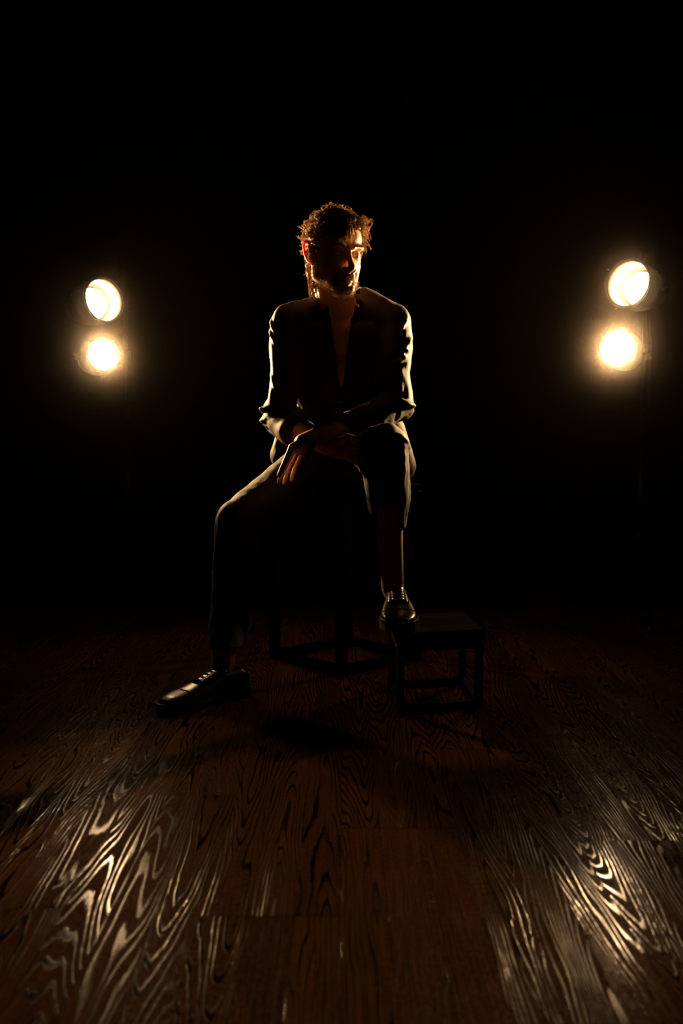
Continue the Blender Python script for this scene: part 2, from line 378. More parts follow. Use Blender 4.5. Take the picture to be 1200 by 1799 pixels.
# ------------------------------------------------------------------ lamps and stands
def lathe(bm, prof, O, axis, seg=40, close=False):
    x, y, d = frame_of(axis); rings = []
    for r, s in prof:
        rings.append([bm.verts.new(Vector(O)+d*s+(x*math.cos(2*PI*k/seg)+y*math.sin(2*PI*k/seg))*r) for k in range(seg)])
    m = len(rings)
    for i in range(m if close else m-1):
        A, B = rings[i], rings[(i+1) % m]
        for k in range(seg): bm.faces.new((A[k], A[(k+1) % seg], B[(k+1) % seg], B[k]))
    return rings
def par_can(ring_c, axis, R, depth, lens_r, label, pole_pt, power, group='glowing stage lamps'):
    """ring_c: centre of the front ring; the can runs back from it"""
    axis = Vector(axis).normalized(); ring_c = Vector(ring_c)
    body_len = depth+.13
    t = thing('stage_lamp', label, 'stage light', ring_c-axis*body_len*.6, group)
    rb = lens_r+.012
    bm = bmesh.new()   # outer shell, front rolled over the lining
    lathe(bm, [(R+.002, 0), (R+.002, -.012), (R, -.014), (R, -depth*.8), (R-.002, -depth-.006), (rb+.004, -depth-.01), (rb+.004, -depth-.05), (rb*.72, -body_len+.01), (rb*.45, -body_len),
               (.0005, -body_len), (.0005, -body_len+.004), (rb*.42, -body_len+.004), (rb, -depth-.04), (rb, -depth-.008), (R-.004, -depth-.003), (R-.003, -.010), (R-.003, 0)], ring_c, axis, close=True)
    finish('can', bm, MT['can'], t)
    bm = bmesh.new()   # bright inside of the snoot
    lathe(bm, [(R-.0045, -.006), (R-.0050, -depth+.002), (R-.0070, -depth+.002), (R-.006, -.006)], ring_c, axis, close=True)
    finish('reflector_lining', bm, MT['lining'], t, label='bright inner wall of the lamp can')
    bm = bmesh.new()   # front ring
    lathe(bm, [(R+.006, .004), (R+.006, -.006), (R-.002, -.006), (R-.002, .004)], ring_c, axis, close=True)
    finish('front_ring', bm, MT['can'], t)
    bm = bmesh.new()   # domed glass
    pr = [(lens_r*math.sin(a), -depth+.004+.016*(math.cos(a)-1)+.008) for a in [PI/2*i/8 for i in range(1, 9)]]
    pr = [(.0005, -depth+.012)]+pr+[(lens_r, -depth-.014), (.0005, -depth-.016)]
    lathe(bm, pr, ring_c, axis); ln = finish('lens', bm, MT['lens'], t, label='glowing warm white lamp lens')
    # yoke and knobs
    cen = ring_c-axis*(depth+.03); x, y, d = frame_of(axis); up = Vector((0, 0, 1))
    side = axis.cross(up).normalized(); rr = rb+.02
    back = (pole_pt-cen); back = Vector((back.x, back.y, back.z))
    tip = Vector(pole_pt)
    bm = bmesh.new()
    arc = []
    for k in range(13):
        a = PI*k/12; dirn = side*math.cos(a)+(-axis*.75+up*.0)*math.sin(a)*1.35
        arc.append(cen+dirn*rr)
    tube(bm, arc, .006, 8); mid = arc[6]
    tube(bm, [mid, mid.lerp(tip, .5), tip], .007, 8)
    finish('yoke', bm, MT['can'], t)
    for s in (-1, 1):
        bm = bmesh.new(); p = cen+side*s*rr; tube(bm, [p-side*s*.012, p+side*s*.014], .011, 14); finish('tilt_knob', bm, MT['can'], t)
    bm = bmesh.new(); tube(bm, [tip+Vector((0, 0, -.03)), tip+Vector((0, 0, .03))], .024, 16)
    tube(bm, [tip, tip+side*.05], .005, 8); tube(bm, [tip+side*.05, tip+side*.062], .013, 12)
    finish('clamp', bm, MT['can'], t)
    for k, a in enumerate((.9, 2.5, 4.3)):   # spring clips of the front frame
        bm = bmesh.new(); q = ring_c+(x*math.cos(a)+y*math.sin(a))*(R+.006); w = (q-ring_c).normalized()
        tube(bm, [q-axis*.006, q+w*.006-axis*.001, q+w*.005+axis*.006], .0022, 6); finish('clip', bm, MT['steel'], t)
    L = bpy.data.lights.new('lamp_beam', 'SPOT'); L.energy = power; L.color = LIGHT_COL
    L.spot_size = math.radians(SPILL_DEG); L.spot_blend = 1.0; L.shadow_soft_size = lens_r*.55
    lo = bpy.data.objects.new('lamp_beam', L); COL.objects.link(lo)
    lo.location = ring_c-axis*(depth-.022-lens_r*.55*.0)
    lo.rotation_euler = axis.to_track_quat('-Z', 'Y').to_euler()
    lo.parent = t; lo.matrix_parent_inverse = t.matrix_world.inverted()
    return t
def stand(foot, top, label, leg_dirs, knee_h=.62):
    t = thing('light_stand', label, 'light stand', foot)
    F = Vector(foot)
    bm = bmesh.new(); tube(bm, [F+Vector((0, 0, .10)), F+Vector((0, 0, .80))], .0175, 16); finish('lower_pole', bm, MT['metal'], t)
    bm = bmesh.new(); tube(bm, [F+Vector((0, 0, .801)), F+Vector((0, 0, top))], .0125, 16); finish('upper_pole', bm, MT['metal'], t)
    bm = bmesh.new(); tube(bm, [F+Vector((0, 0, .765)), F+Vector((0, 0, .825))], .024, 16); tube(bm, [F+Vector((0, -.02, .79)), F+Vector((-.03, -.05, .79))], .006, 8); finish('collar', bm, MT['metal'], t)
    bm = bmesh.new(); box(bm, F+Vector((0, 0, top+.03)), (.05, .05, .06), 0, .006); finish('top_socket', bm, MT['metal'], t)
    bm = bmesh.new(); tube(bm, [F+Vector((0, 0, knee_h-.035)), F+Vector((0, 0, knee_h+.03))], .028, 16); finish('leg_hub', bm, MT['metal'], t)
    for a in leg_dirs:
        d = Vector((math.cos(a), math.sin(a), 0))
        bm = bmesh.new(); p0 = F+Vector((0, 0, knee_h))+d*.03; p1 = F+d*.58+Vector((0, 0, .012))
        bar(bm, p0, p1, .018, .010); lg = finish('leg', bm, MT['metal'], t, False)
        bm = bmesh.new(); bar(bm, F+Vector((0, 0, .11))+d*.02, p0.lerp(p1, .4), .012, .005); finish('brace', bm, MT['metal'], t, False)
        bm = bmesh.new(); tube(bm, [p1+Vector((0, 0, -.011)), p1+Vector((0, 0, .012))], .014, 12); finish('rubber_foot', bm, MT['sole'], lg)
    return t
PL = at(219, 600, 4.18); PR = at(1134, 600, 4.05)
stand((PL.x, PL.y, 0), 1.50, 'black tripod light stand at the left, mostly lost in the dark', (math.radians(200), math.radians(320), math.radians(80)))
stand((PR.x, PR.y, 0), 1.38, 'black tripod light stand at the right with a faint glint on one leg', (math.radians(190), math.radians(257), math.radians(50)), .29)
def aim(p, yaw_deg, sgn, tilt=0.0):
    a = math.radians(yaw_deg); return Vector((math.sin(a)*sgn, -math.cos(a), math.sin(math.radians(tilt))))
def lamp_at(px, py, Y): return at(px, py, Y)
par_can(lamp_at(184, 527, 3.98), aim(None, 46, 1, 5), .088, .085, .062, 'glowing can lamp, upper of the two on the left stand', Vector((PL.x, PL.y, at(0, 535, PL.y).z)), SPOT_W)
par_can(lamp_at(182, 624, 3.96), aim(None, 36, 1, 5), .062, .030, .055, 'glowing small can lamp, lower of the two on the left stand', Vector((PL.x, PL.y, at(0, 630, PL.y).z)), SPOT_W)
par_can(lamp_at(1102, 498, 3.80), aim(None, 44, -1, 5), .090, .095, .062, 'glowing can lamp, upper of the two on the right stand', Vector((PR.x, PR.y, at(0, 505, PR.y).z)), SPOT_W)
par_can(lamp_at(1085, 613, 3.80), aim(None, 36, -1, 5), .066, .034, .056, 'glowing small can lamp, lower of the two on the right stand', Vector((PR.x, PR.y, at(0, 620, PR.y).z)), SPOT_W)
for P, top, s in ((PL, 1.20, -1), (PR, 1.24, 1)):
    bm = bmesh.new(); pts = []
    for k in range(26):
        q = k/25; pts.append((P.x+s*.03+.018*math.sin(q*9)+s*.25*max(0, q-.8)*3, P.y+.06+.02*math.sin(q*6+1), max(.007, top*(1-q*1.12))))
    tube(bm, pts, .0045, 8)
    o = finish('power_cable', bm, MT['sole']); o['category'] = 'cable'
    o['label'] = 'thin black cable hanging down beside the %s light stand' % ('left' if s < 0 else 'right')

# ------------------------------------------------------------------ the seated man
man = thing('person', 'seated man in black suit, head turned aside, one foot on a low stool', 'person', (0.01, 3.0, 0))

YAW, HP = math.radians(28), math.radians(10)
HO = at(588, 446, 2.90)
hR = Vector((math.cos(YAW), math.sin(YAW), 0)); f0 = Vector((math.sin(YAW), -math.cos(YAW), 0))
hF = (f0*math.cos(HP)-Vector((0, 0, 1))*math.sin(HP)); hU = (f0*math.sin(HP)+Vector((0, 0, 1))*math.cos(HP))
def H(x, y, z): return HO+hR*x+hF*y+hU*z
def HRot(*_): return Matrix((hR, hF, hU)).transposed()
A = at
# joints
shL, elL, wrL = A(508, 566, 2.98), A(490, 736, 2.96), A(572, 784, 2.74)
shR, elR, wrR = A(692, 564, 2.98), A(696, 708, 2.95), A(558, 764, 2.76)
hipL, knL, anL = A(562, 812, 3.04), A(419, 918, 2.74), A(392, 1166, 2.58)
hipR, knR, anR = A(640, 812, 3.04), A(676, 786, 2.62), A(690, 1035, 2.655)

def body():
    bm = bmesh.new()
    # torso
    ellipsoid(bm, A(600, 812, 3.06), (.150, .105, .09)); ellipsoid(bm, A(600, 750, 3.08), (.130, .095, .11))
    ellipsoid(bm, A(600, 660, 3.05), (.145, .100, .13)); ellipsoid(bm, A(600, 590, 3.01), (.150, .085, .08))
    capsule(bm, A(570, 560, 2.99), shL, .045, .040); capsule(bm, A(630, 553, 2.99), shR, .045, .040)
    capsule(bm, A(598, 560, 2.99), H(0, -.028, -.05), .060, .054)
    # arms
    mid = shL.lerp(elL, .5); chain(bm, [(shL, .042), (mid, .038), (elL, .034), (elL.lerp(wrL, .35), .036), (wrL, .024)])
    mid = shR.lerp(elR, .5); chain(bm, [(shR, .042), (mid, .038), (elR, .034), (elR.lerp(wrR, .35), .036), (wrR, .024)])
    # legs
    for hp, kn, an in ((hipL, knL, anL), (hipR, knR, anR)):
        d = (an-kn); calf = kn+d*.32+Vector((0, .014, 0))
        chain(bm, [(hp, .078), (hp.lerp(kn, .5), .066), (kn, .052), (calf, .044), (kn+d*.68, .034), (an, .030)])
    # feet (inside the shoes)
    chain(bm, [(anR, .030), (Vector((.147, 2.630, SZ+.048)), .022), (Vector((.146, 2.535, SZ+.038)), .014)])
    fd = Vector((-.66, -.75, 0)).normalized()
    chain(bm, [(anL, .030), (Vector((-.255, 2.625, .048))+Vector((-.70, -.72, 0)).normalized()*.095, .022), (Vector((-.255, 2.625, .038))+Vector((-.70, -.72, 0)).normalized()*.185, .014)])
    # hand hanging to the image left (arm from image right)
    def hand(w, knuck, mids, tips, thumb, palm):
        capsule(bm, w, palm, .022, .026)
        for k in knuck: capsule(bm, w.lerp(palm, .5), k, .018, .0105, 12); capsule(bm, palm, k, .016, .0108, 12)
        for k, m_, t_ in zip(knuck, mids, tips):
            capsule(bm, k, m_, .0098, .0084, 12); mm = m_.lerp(t_, .55)+(m_-k)*.03; capsule(bm, m_, mm, .0084, .0078, 12); capsule(bm, mm, t_, .0078, .0064, 12)
        capsule(bm, w.lerp(palm, .4), thumb[0], .017, .012, 12); capsule(bm, thumb[0], thumb[1], .0115, .0095, 12); capsule(bm, thumb[1], thumb[2], .0095, .0075, 12)
    hand(wrR, [A(513, 786, 2.675), A(514, 791, 2.698), A(520, 796, 2.720), A(529, 799, 2.741)],
         [A(501, 813, 2.660), A(500, 821, 2.690), A(508, 825, 2.715), A(519, 824, 2.738)],
         [A(490, 836, 2.650), A(490, 848, 2.690), A(500, 850, 2.718), A(513, 844, 2.742)],
         [A(549, 779, 2.680), A(545, 795, 2.655), A(540, 809, 2.645)], A(533, 779, 2.712))
    hand(wrL, [A(618, 782, 2.660), A(622, 790, 2.675), A(622, 799, 2.690), A(618, 807, 2.705)],
         [A(636, 786, 2.640), A(641, 796, 2.655), A(640, 807, 2.672), A(633, 816, 2.690)],
         [A(640, 800, 2.622), A(645, 811, 2.640), A(643, 821, 2.658), A(635, 828, 2.676)],
         [A(596, 774, 2.675), A(610, 768, 2.650), A(624, 770, 2.636)], A(600, 791, 2.700))
    # head
    R = HRot()
    ellipsoid(bm, H(0, -.012, .036), (.0745, .096, .086), R)
    ellipsoid(bm, H(0, .028, -.018), (.0635, .060, .080), R)
    ellipsoid(bm, H(0, .040, .040), (.058, .048, .046), R)
    capsule(bm, H(-.014, .068, -.092), H(.014, .068, -.092), .022, .022)
    for s in (-1, 1):
        capsule(bm, H(s*.012, .064, -.090), H(s*.050, .004, -.066), .021, .018)
        capsule(bm, H(s*.050, .004, -.066), H(s*.058, -.004, -.01), .018, .014)
        capsule(bm, H(s*.012, .084, .020), H(s*.044, .068, .020), .011, .011, 14)
        ellipsoid(bm, H(s*.035, .055, -.032), (.021, .019, .021), R); capsule(bm, H(s*.038, .052, -.030), H(s*.030, .055, -.078), .019, .019)
        ellipsoid(bm, H(s*.0135, .098, -.043), (.0085, .010, .008), R, 16)
        capsule(bm, H(s*.0, .090, -.0845), H(s*.018, .082, -.081), .0072, .004, 12)
        capsule(bm, H(s*.004, .094, -.0735), H(s*.021, .082, -.079), .0068, .0035, 12)
        capsule(bm, H(s*.016, .083, -.058), H(s*.026, .070, -.080), .011, .010, 12)
        # ears
        capsule(bm, H(s*.066, -.006, -.008), H(s*.079, -.018, -.004), .010, .006, 12)
        pts = [(.078, .000, .010), (.081, -.010, .026), (.085, -.023, .027), (.086, -.030, .014), (.083, -.026, -.008), (.077, -.013, -.028), (.073, -.004, -.032), (.073, .0, -.022)]
        q = [H(s*a, b, c) for a, b, c in pts]
        for i in range(len(q)-1): capsule(bm, q[i], q[i+1], .0042, .0042, 10)
        ellipsoid(bm, H(s*.0775, -.012, -.002), (.0035, .014, .024), R @ Matrix.Rotation(s*-.25, 3, 'Z'), 18)
    chain(bm, [(H(0, .083, .010), .0085), (H(0, .099, -.018), .0078), (H(0, .112, -.036), .0105)], 14)
    capsule(bm, H(0, .112, -.038), H(0, .092, -.050), .0085, .007, 12)
    capsule(bm, H(0, .080, -.062), H(0, .082, -.070), .014, .012, 12)
    me = fused(bm, .0027, 6)
    co = get_co(me); no = get_no(me)
    # eye sockets, mouth line, nostrils
    D = np.zeros(len(co))
    for s in (-1, 1):
        c = np.array(H(s*.030, .088, -.001)); D -= .010*np.exp(-(np.linalg.norm(co-c, axis=1)/.014)**2)
        c = np.array(H(s*.008, .103, -.052)); D -= .004*np.exp(-(np.linalg.norm(co-c, axis=1)/.004)**2)
    d, _ = seg_dist(co, H(-.022, .088, -.080), H(.022, .088, -.080)); D -= .0035*np.exp(-(d/.003)**2)
    set_co(me, co+no*D[:, None].astype(np.float32))
    return me
body_me = body()
# materials: skin, ears, lips
body_me.materials.clear(); body_me.materials.append(MT['skin']); body_me.materials.append(MT['ear']); body_me.materials.append(MT['lip'])
co = get_co(body_me); rel = co-np.array(HO)
lx, ly, lz = rel@np.array(hR), rel@np.array(hF), rel@np.array(hU)
n_p = len(body_me.polygons); pc = np.empty(n_p*3, np.float32); body_me.polygons.foreach_get('center', pc); pc = pc.reshape(-1, 3)-np.array(HO)
px_, py_, pz_ = pc@np.array(hR), pc@np.array(hF), pc@np.array(hU)
mi = np.zeros(n_p, np.int32)
mi[(np.abs(px_) > .0715) & (np.abs(px_) < .1) & (py_ < .01) & (py_ > -.045) & (pz_ > -.045) & (pz_ < .038)] = 1
mi[(np.abs(px_) < .021) & (py_ > .082) & (pz_ < -.067) & (pz_ > -.092)] = 2
body_me.polygons.foreach_set('material_index', mi)
link('body', body_me, MT['skin'], man)
bno = get_no(body_me)
for s in (-1, 1):
    bm = bmesh.new(); ellipsoid(bm, H(s*.030, .0685, -.002), (.0122, .0122, .0122), HRot(), 24); e = finish('eye', bm, MT['eye'], man, label='dark brown eye' if s > 0 else None)
    bm = bmesh.new(); ellipsoid(bm, H(s*.030+.001, .0768, -.0035), (.0055, .0045, .0055), HRot(), 16); finish('iris', bm, MT['iris'], e)
    # lids, lowered over a downward look
    bm = bmesh.new(); ec = H(s*.030, .0685, -.002); ellipsoid(bm, ec, (.0134, .0134, .0134), HRot(), 32)
    cut = [v for v in bm.verts if not (((v.co-ec).dot(hU) > -.0035-.010*(abs((v.co-ec).dot(hR))/.0134)**2*.2) or (v.co-ec).dot(hU) < -.0062)]
    bmesh.ops.delete(bm, geom=cut, context='VERTS')
    finish('eyelid', bm, MT['skin'], man)

# hair and beard: curled locks rooted on the head
def strand_mesh(strands, seg=3):
    V, Fc = [], []
    for pts, r0 in strands:
        n = len(pts); base = len(V)
        for i, p in enumerate(pts):
            d = (pts[min(i+1, n-1)]-pts[max(i-1, 0)]); d = d.normalized() if d.length > 1e-9 else Vector((0, 0, 1))
            x, y, _ = frame_of(d); t = i/(n-1); r = r0*(1-.85*t**2)
            for k in range(seg): a = 2*PI*k/seg; V.append(p+(x*math.cos(a)+y*math.sin(a))*r)
        for i in range(n-1):
            for k in range(seg):
                a = base+i*seg; Fc.append((a+k, a+(k+1) % seg, a+seg+(k+1) % seg, a+seg+k))
    me = bpy.data.meshes.new('strands'); me.from_pydata([tuple(v) for v in V], [], Fc); me.update(); return me
def lock(p, d0, L, curl, turns, fall, r, n=14):
    d0 = Vector(d0).normalized(); x, y, _ = frame_of(d0); ph = random.random()*6.28; pts = []
    g = Vector((0, 0, -1))
    for i in range(n):
        t = i/(n-1)
        c = p+d0*L*t*(1-.35*fall*t)+g*L*fall*t*t
        w = curl*min(1, t*2.5)
        pts.append(c+x*math.cos(ph+turns*6.28*t)*w+y*math.sin(ph+turns*6.28*t)*w-x*math.cos(ph)*0)
    return pts, r
inhead = (np.abs(lx) < .1) & (np.abs(ly) < .14) & (lz > -.14) & (lz < .14)
ear_zone = (np.abs(lx) > .070) & (ly < .012) & (ly > -.05) & (lz < .034) & (lz > -.045)
hl = np.where(ly > .02, np.where(lx > .01, .068, .052+np.clip((np.abs(lx)-.02), 0, 1)*-.35), np.where(ly > -.01, -.002, -.055))
scalp = inhead & (lz > hl) & ~ear_zone & ((lz > .0) | (ly < -.02))
ids = np.nonzero(scalp)[0]
strands = []
hRn, hFn, hUn = hR, hF, hU
def clump(path, r, count, spread):
    """a lock: strands sharing one curl, drawn together at the tip"""
    for _ in range(count):
        o = Vector((random.gauss(0, 1), random.gauss(0, 1), random.gauss(0, 1)))*spread; n = len(path)
        w = Vector((random.gauss(0, 1), random.gauss(0, 1), random.gauss(0, 1)))*spread*.5
        strands.append(([p+o*(1-.55*i/(n-1))+w*math.sin(i*.9) for i, p in enumerate(path)], r*random.uniform(.7, 1.3)))
for _ in range(620):
    i = int(random.choice(ids)); p = Vector(co[i]); n = Vector(bno[i]); a, b, c = lx[i], ly[i], lz[i]
    top = max(0, min(1, (c-.03)/.07))
    L = random.uniform(.016, .030)+.014*top*random.random()
    d = n+Vector((random.gauss(0, .55), random.gauss(0, .55), random.gauss(0, .55)))
    fall = .25
    if top > .2: d += hF*.25*random.random()+hR*.9*top*random.random()
    if a > .01 and c > .04: L = random.uniform(.026, .048); d += hR*.7+hF*.10; fall = .5
    if c < .0: d += Vector((0, 0, -.6))
    pth, _r = lock(p-n*.002, d, L, random.uniform(.004, .008), random.uniform(.8, 1.7), fall, .001)
    clump(pth, .00055, 7, .0016)
for _ in range(24):      # big curls standing out over the far temple
    p = H(random.uniform(.045, .066), random.uniform(-.01, .055), random.uniform(.062, .105))
    clump(lock(p, hR*.9+hF*.2+Vector((random.gauss(0, .35), random.gauss(0, .3), random.gauss(0, .4))), random.uniform(.022, .036), random.uniform(.005, .009), random.uniform(1.4, 2.6), random.uniform(.2, .5), .0013)[0], .0006, 8, .0020)
for _ in range(22):      # curls hanging beside the far temple, image right
    p = H(random.uniform(.055, .074), random.uniform(-.015, .030), random.uniform(.030, .075))
    clump(lock(p, hR*.9-hF*.35+Vector((random.gauss(0, .3), random.gauss(0, .2), random.gauss(0, .25))), random.uniform(.022, .036), random.uniform(.004, .008), random.uniform(1.4, 2.6), random.uniform(.6, 1.1), .0013)[0], .0006, 7, .0018)
for _ in range(150):      # fringe falling over the forehead
    p = H(random.uniform(-.034, .010), random.uniform(.068, .082), random.uniform(.066, .080))
    tgt = hF*.55-hU*.55-hR*random.uniform(.0, .55)
    strands.append(lock(p, tgt, random.uniform(.030, .052), .002, .6, .35, random.uniform(.0008, .0013)))
for k in range(6):        # stray spikes at the image left
    p = H(-.078, -.03+random.uniform(-.01, .01), random.uniform(.02, .06))
    strands.append(lock(p, -hR+hU*random.uniform(.1, .7), random.uniform(.03, .04), .001, .3, 0, .0016))
for _ in range(110):      # long straight-ish locks hanging behind the near ear to the shoulder
    p = A(random.uniform(538, 562), random.uniform(448, 472), random.uniform(2.905, 2.94))
    endy = random.uniform(500, 534)
    e = A(random.uniform(543, 558), endy, random.uniform(2.90, 2.93)); n = 18; pts = []; ph = random.random()*6
    am = random.uniform(.001, .004); fr = random.uniform(8, 14)
    for i in range(n):
        t = i/(n-1); q = p.lerp(e, t); w = am*math.sin(ph+fr*t)
        pts.append(q+Vector((w, am*math.cos(ph+fr*t*.8), 0)))
    strands.append((pts, random.uniform(.0008, .0015)))
hair = link('hair', strand_mesh(strands), MT['hair'], man, label='brown curly hair with long locks behind the ear')
# dense under-layer close to the scalp
bm = bmesh.new(); bm.from_mesh(body_me); bm.verts.ensure_lookup_table()
bmesh.ops.delete(bm, geom=[v for v, k in zip(bm.verts, scalp) if not k], context='VERTS')
um = bpy.data.meshes.new('under_hair'); bm.to_mesh(um); bm.free(); um.materials.clear()
uc = get_co(um); un = get_no(um)
dd = np.array([  .004+.004*noise.noise(Vector(c)*75) for c in uc]); set_co(um, uc+un*dd[:, None])
um.polygons.foreach_set('material_index', [0]*len(um.polygons))
uo = link('hair_underlayer', um, MT['hair'], hair); solidify(uo, .007)
# beard, moustache, sideburns, brows
bd = inhead & (((lz < -.070) & (lz > -.128) & (ly > .012) & ~((np.abs(lx) < .020) & (lz > -.094))) |
               ((lz < -.058) & (lz > -.072) & (np.abs(lx) < .030) & (ly > .07)) |
               ((lz < .00) & (lz > -.075) & (ly > -.004) & (ly < .022) & (np.abs(lx) > .052)))
ids = np.nonzero(bd)[0]; strands = []
for _ in range(1500):
    i = int(random.choice(ids)); p = Vector(co[i]); n = Vector(bno[i])
    d = n*.8+Vector((0, 0, -.9))+Vector((random.gauss(0, .4), random.gauss(0, .4), random.gauss(0, .3)))
    strands.append(lock(p, d, random.uniform(.006, .014), .0008, .8, .2, random.uniform(.0003, .0006), 5))
link('beard', strand_mesh(strands), MT['hair'], man, label='short scruffy brown beard')
for s in (-1, 1):
    strands = []
    for _ in range(90):
        u = random.random(); p = H(s*(.014+.034*u), .092-.018*u+random.uniform(-.001, .002), .020+.004*math.sin(u*2.5)+random.uniform(-.003, .003))
        strands.append(lock(p, hR*s*.9+hF*.3+hU*random.uniform(-.1, .4), .010, .0003, .3, 0, .0005, 4))
    link('eyebrow', strand_mesh(strands), MT['hair'], man)

# ---------------- jacket
def jacket():
    bm = bmesh.new()
    ellipsoid(bm, A(600, 800, 3.06), (.178, .125, .085)); ellipsoid(bm, A(600, 745, 3.08), (.155, .118, .13))
    ellipsoid(bm, A(600, 660, 3.05), (.172, .122, .14)); ellipsoid(bm, A(600, 595, 3.02), (.175, .105, .085))
    capsule(bm, A(566, 546, 2.99), A(509, 566, 2.98), .050, .054); capsule(bm, A(634, 533, 2.99), A(691, 566, 2.98), .050, .055)
    capsule(bm, A(600, 562, 3.0), A(600, 552, 3.0), .078, .072)
    # sleeves
    chain(bm, [(shL, .054), (A(504, 610, 2.98), .053), (A(502, 660, 2.97), .046), (A(496, 705, 2.96), .044), (elL, .050), (A(515, 758, 2.87), .048), (A(560, 778, 2.765), .038), (wrL.lerp(A(600, 791, 2.70), .05), .034)])
    chain(bm, [(shR, .054), (A(693, 605, 2.975), .056), (A(688, 655, 2.96), .052), (A(693, 690, 2.95), .052), (elR, .052), (A(655, 738, 2.865), .046), (A(590, 756, 2.785), .038), (wrR.lerp(A(590, 756, 2.785), .25), .034)])
    # skirt of the jacket flaring over the hips
    capsule(bm, A(520, 745, 3.06), A(503, 800, 3.05), .055, .050); capsule(bm, A(682, 760, 3.06), A(702, 820, 3.05), .055, .050)
    me = fused(bm, .0042, 9)
    a = np.array
    wrinkle(me, .0045, 13, (1, 1, .55)); wrinkle(me, .002, 38, (1, 1, .6), 5.0)
    # folds raised on sleeves (pixel positions on the visible side)
    Rd = []
    def fold(pts, amp, w): Rd.append(([a(A(*p)) for p in pts], amp, w))
    # image-right sleeve
    fold([(722, 588, 2.98), (715, 606, 2.93), (703, 618, 2.92)], .010, .007)
    fold([(723, 612, 2.98), (712, 618, 2.92), (700, 628, 2.92)], .009, .006)
    fold([(720, 620, 2.98), (708, 630, 2.92), (692, 640, 2.91)], .011, .007)
    fold([(716, 560, 2.95), (708, 572, 2.93), (702, 584, 2.93)], .006, .006)
    fold([(724, 640, 2.98), (727, 680, 2.97), (727, 712, 2.97)], .010, .010)
    fold([(694, 702, 2.90), (712, 709, 2.90), (727, 712, 2.95)], .009, .007)
    fold([(727, 714, 2.96), (716, 730, 2.94), (702, 748, 2.90)], .010, .008)
    fold([(704, 640, 2.91), (708, 670, 2.90), (704, 700, 2.90)], .007, .008)
    fold([(658, 655, 2.93), (650, 675, 2.93), (646, 690, 2.93)], .008, .007)
    # image-left sleeve
    fold([(478, 560, 2.98), (480, 575, 2.95), (487, 590, 2.93)], .008, .006)
    fold([(476, 575, 2.98), (478, 595, 2.94), (482, 614, 2.93)], .007, .005)
    fold([(477, 655, 2.97), (481, 670, 2.94), (486, 686, 2.93)], .007, .005)
    fold([(476, 700, 2.97), (467, 718, 2.96), (460, 728, 2.95)], .008, .007)
    fold([(456, 722, 2.97), (470, 718, 2.94), (490, 714, 2.915)], .009, .007)
    fold([(456, 730, 2.97), (472, 727, 2.93), (494, 724, 2.91)], -.010, .006)
    fold([(456, 741, 2.97), (470, 737, 2.93), (490, 730, 2.91)], .009, .007)
    fold([(464, 774, 2.97), (474, 774, 2.94), (496, 776, 2.91)], .009, .007)
    fold([(498, 588, 2.93), (502, 600, 2.92), (505, 615, 2.92)], .005, .005)
    fold([(456, 758, 2.98), (474, 758, 2.93), (500, 752, 2.90)], -.020, .009)
    fold([(466, 765, 2.96), (480, 782, 2.92), (500, 790, 2.88)], -.012, .010)
    fold([(690, 704, 2.90), (710, 712, 2.90), (728, 714, 2.95)], .012, .007)
    fold([(700, 722, 2.89), (690, 735, 2.88), (670, 742, 2.87)], -.012, .010)
    ridges(me, Rd)
    # open front (deep V), hem and cuffs
    co = get_co(me); no = get_no(me)
    T, B = a(A(600, 545, 2.9)), a(A(598, 690, 2.9))
    t = (T[2]-co[:, 2])/(T[2]-B[2]); half = .028*(1-t)+.002
    inV = (t > -.6) & (t < 1) & (np.abs(co[:, 0]-(-.0015)) < np.where(t < 0, .047, half)) & (co[:, 1] < 3.01) & (no[:, 1] < .2)
    # neck hole
    nk = a(A(598, 540, 2.99)); dn = np.hypot(co[:, 0]-nk[0], (co[:, 1]-2.965)*.9)
    inN = (dn < .057) & (co[:, 2] > nk[2]-.03) 
    def beyond(w, prev, shift=0.0):
        w = a(w); d = w-a(prev); L = np.linalg.norm(d); d = d/L; r = (co-w)
        return (r@d > shift) & (np.linalg.norm(r, axis=1) < .085)
    cuffL = beyond(A(568, 781, 2.75), A(530, 765, 2.84)) & (co[:, 1] < 2.86)
    cuffR = beyond(A(562, 762, 2.765), A(620, 750, 2.82)) & (co[:, 1] < 2.86)
    keep_verts(me, ~(inV | inN | cuffL | cuffR))
    return me
jm = jacket()
jo = link('jacket', jm, MT['wool'], man, label='black single-breasted suit jacket'); solidify(jo, .003)
# collar standing round the neck and lapels down the opening
def slab(name, outline, mat, parent, th=.004, nrm=(0, -1, .0)):
    bm = bmesh.new(); n = Vector(nrm).normalized()*th
    f = [bm.verts.new(Vector(p)) for p in outline]; b_ = [bm.verts.new(Vector(p)-n) for p in outline]
    bm.faces.new(f); bm.faces.new(b_[::-1])
    for i in range(len(f)): j = (i+1) % len(f); bm.faces.new((f[i], f[j], b_[j], b_[i]))
    bmesh.ops.bevel(bm, geom=bm.edges[:], offset=.0012, segments=1, affect='EDGES')
    return finish(name, bm, mat, parent, False)
def Af(px, py):   # on the front of the chest
    t = (py-545)/150; return A(px, py, 2.905+.02*t+abs(px-600)*.0007)
for s in (-1, 1):
    ol = [Af(600+s*24, 535), Af(600+s*52, 560), Af(600+s*46, 572), Af(600+s*57, 584), Af(600+s*30, 640), Af(600+s*2, 696), Af(600+s*9, 640), Af(600+s*16, 585)]
    slab('lapel', ol, MT['wool'], jo)
bm = bmesh.new(); ringp = []
segs = 28
rows = [[], [], []]
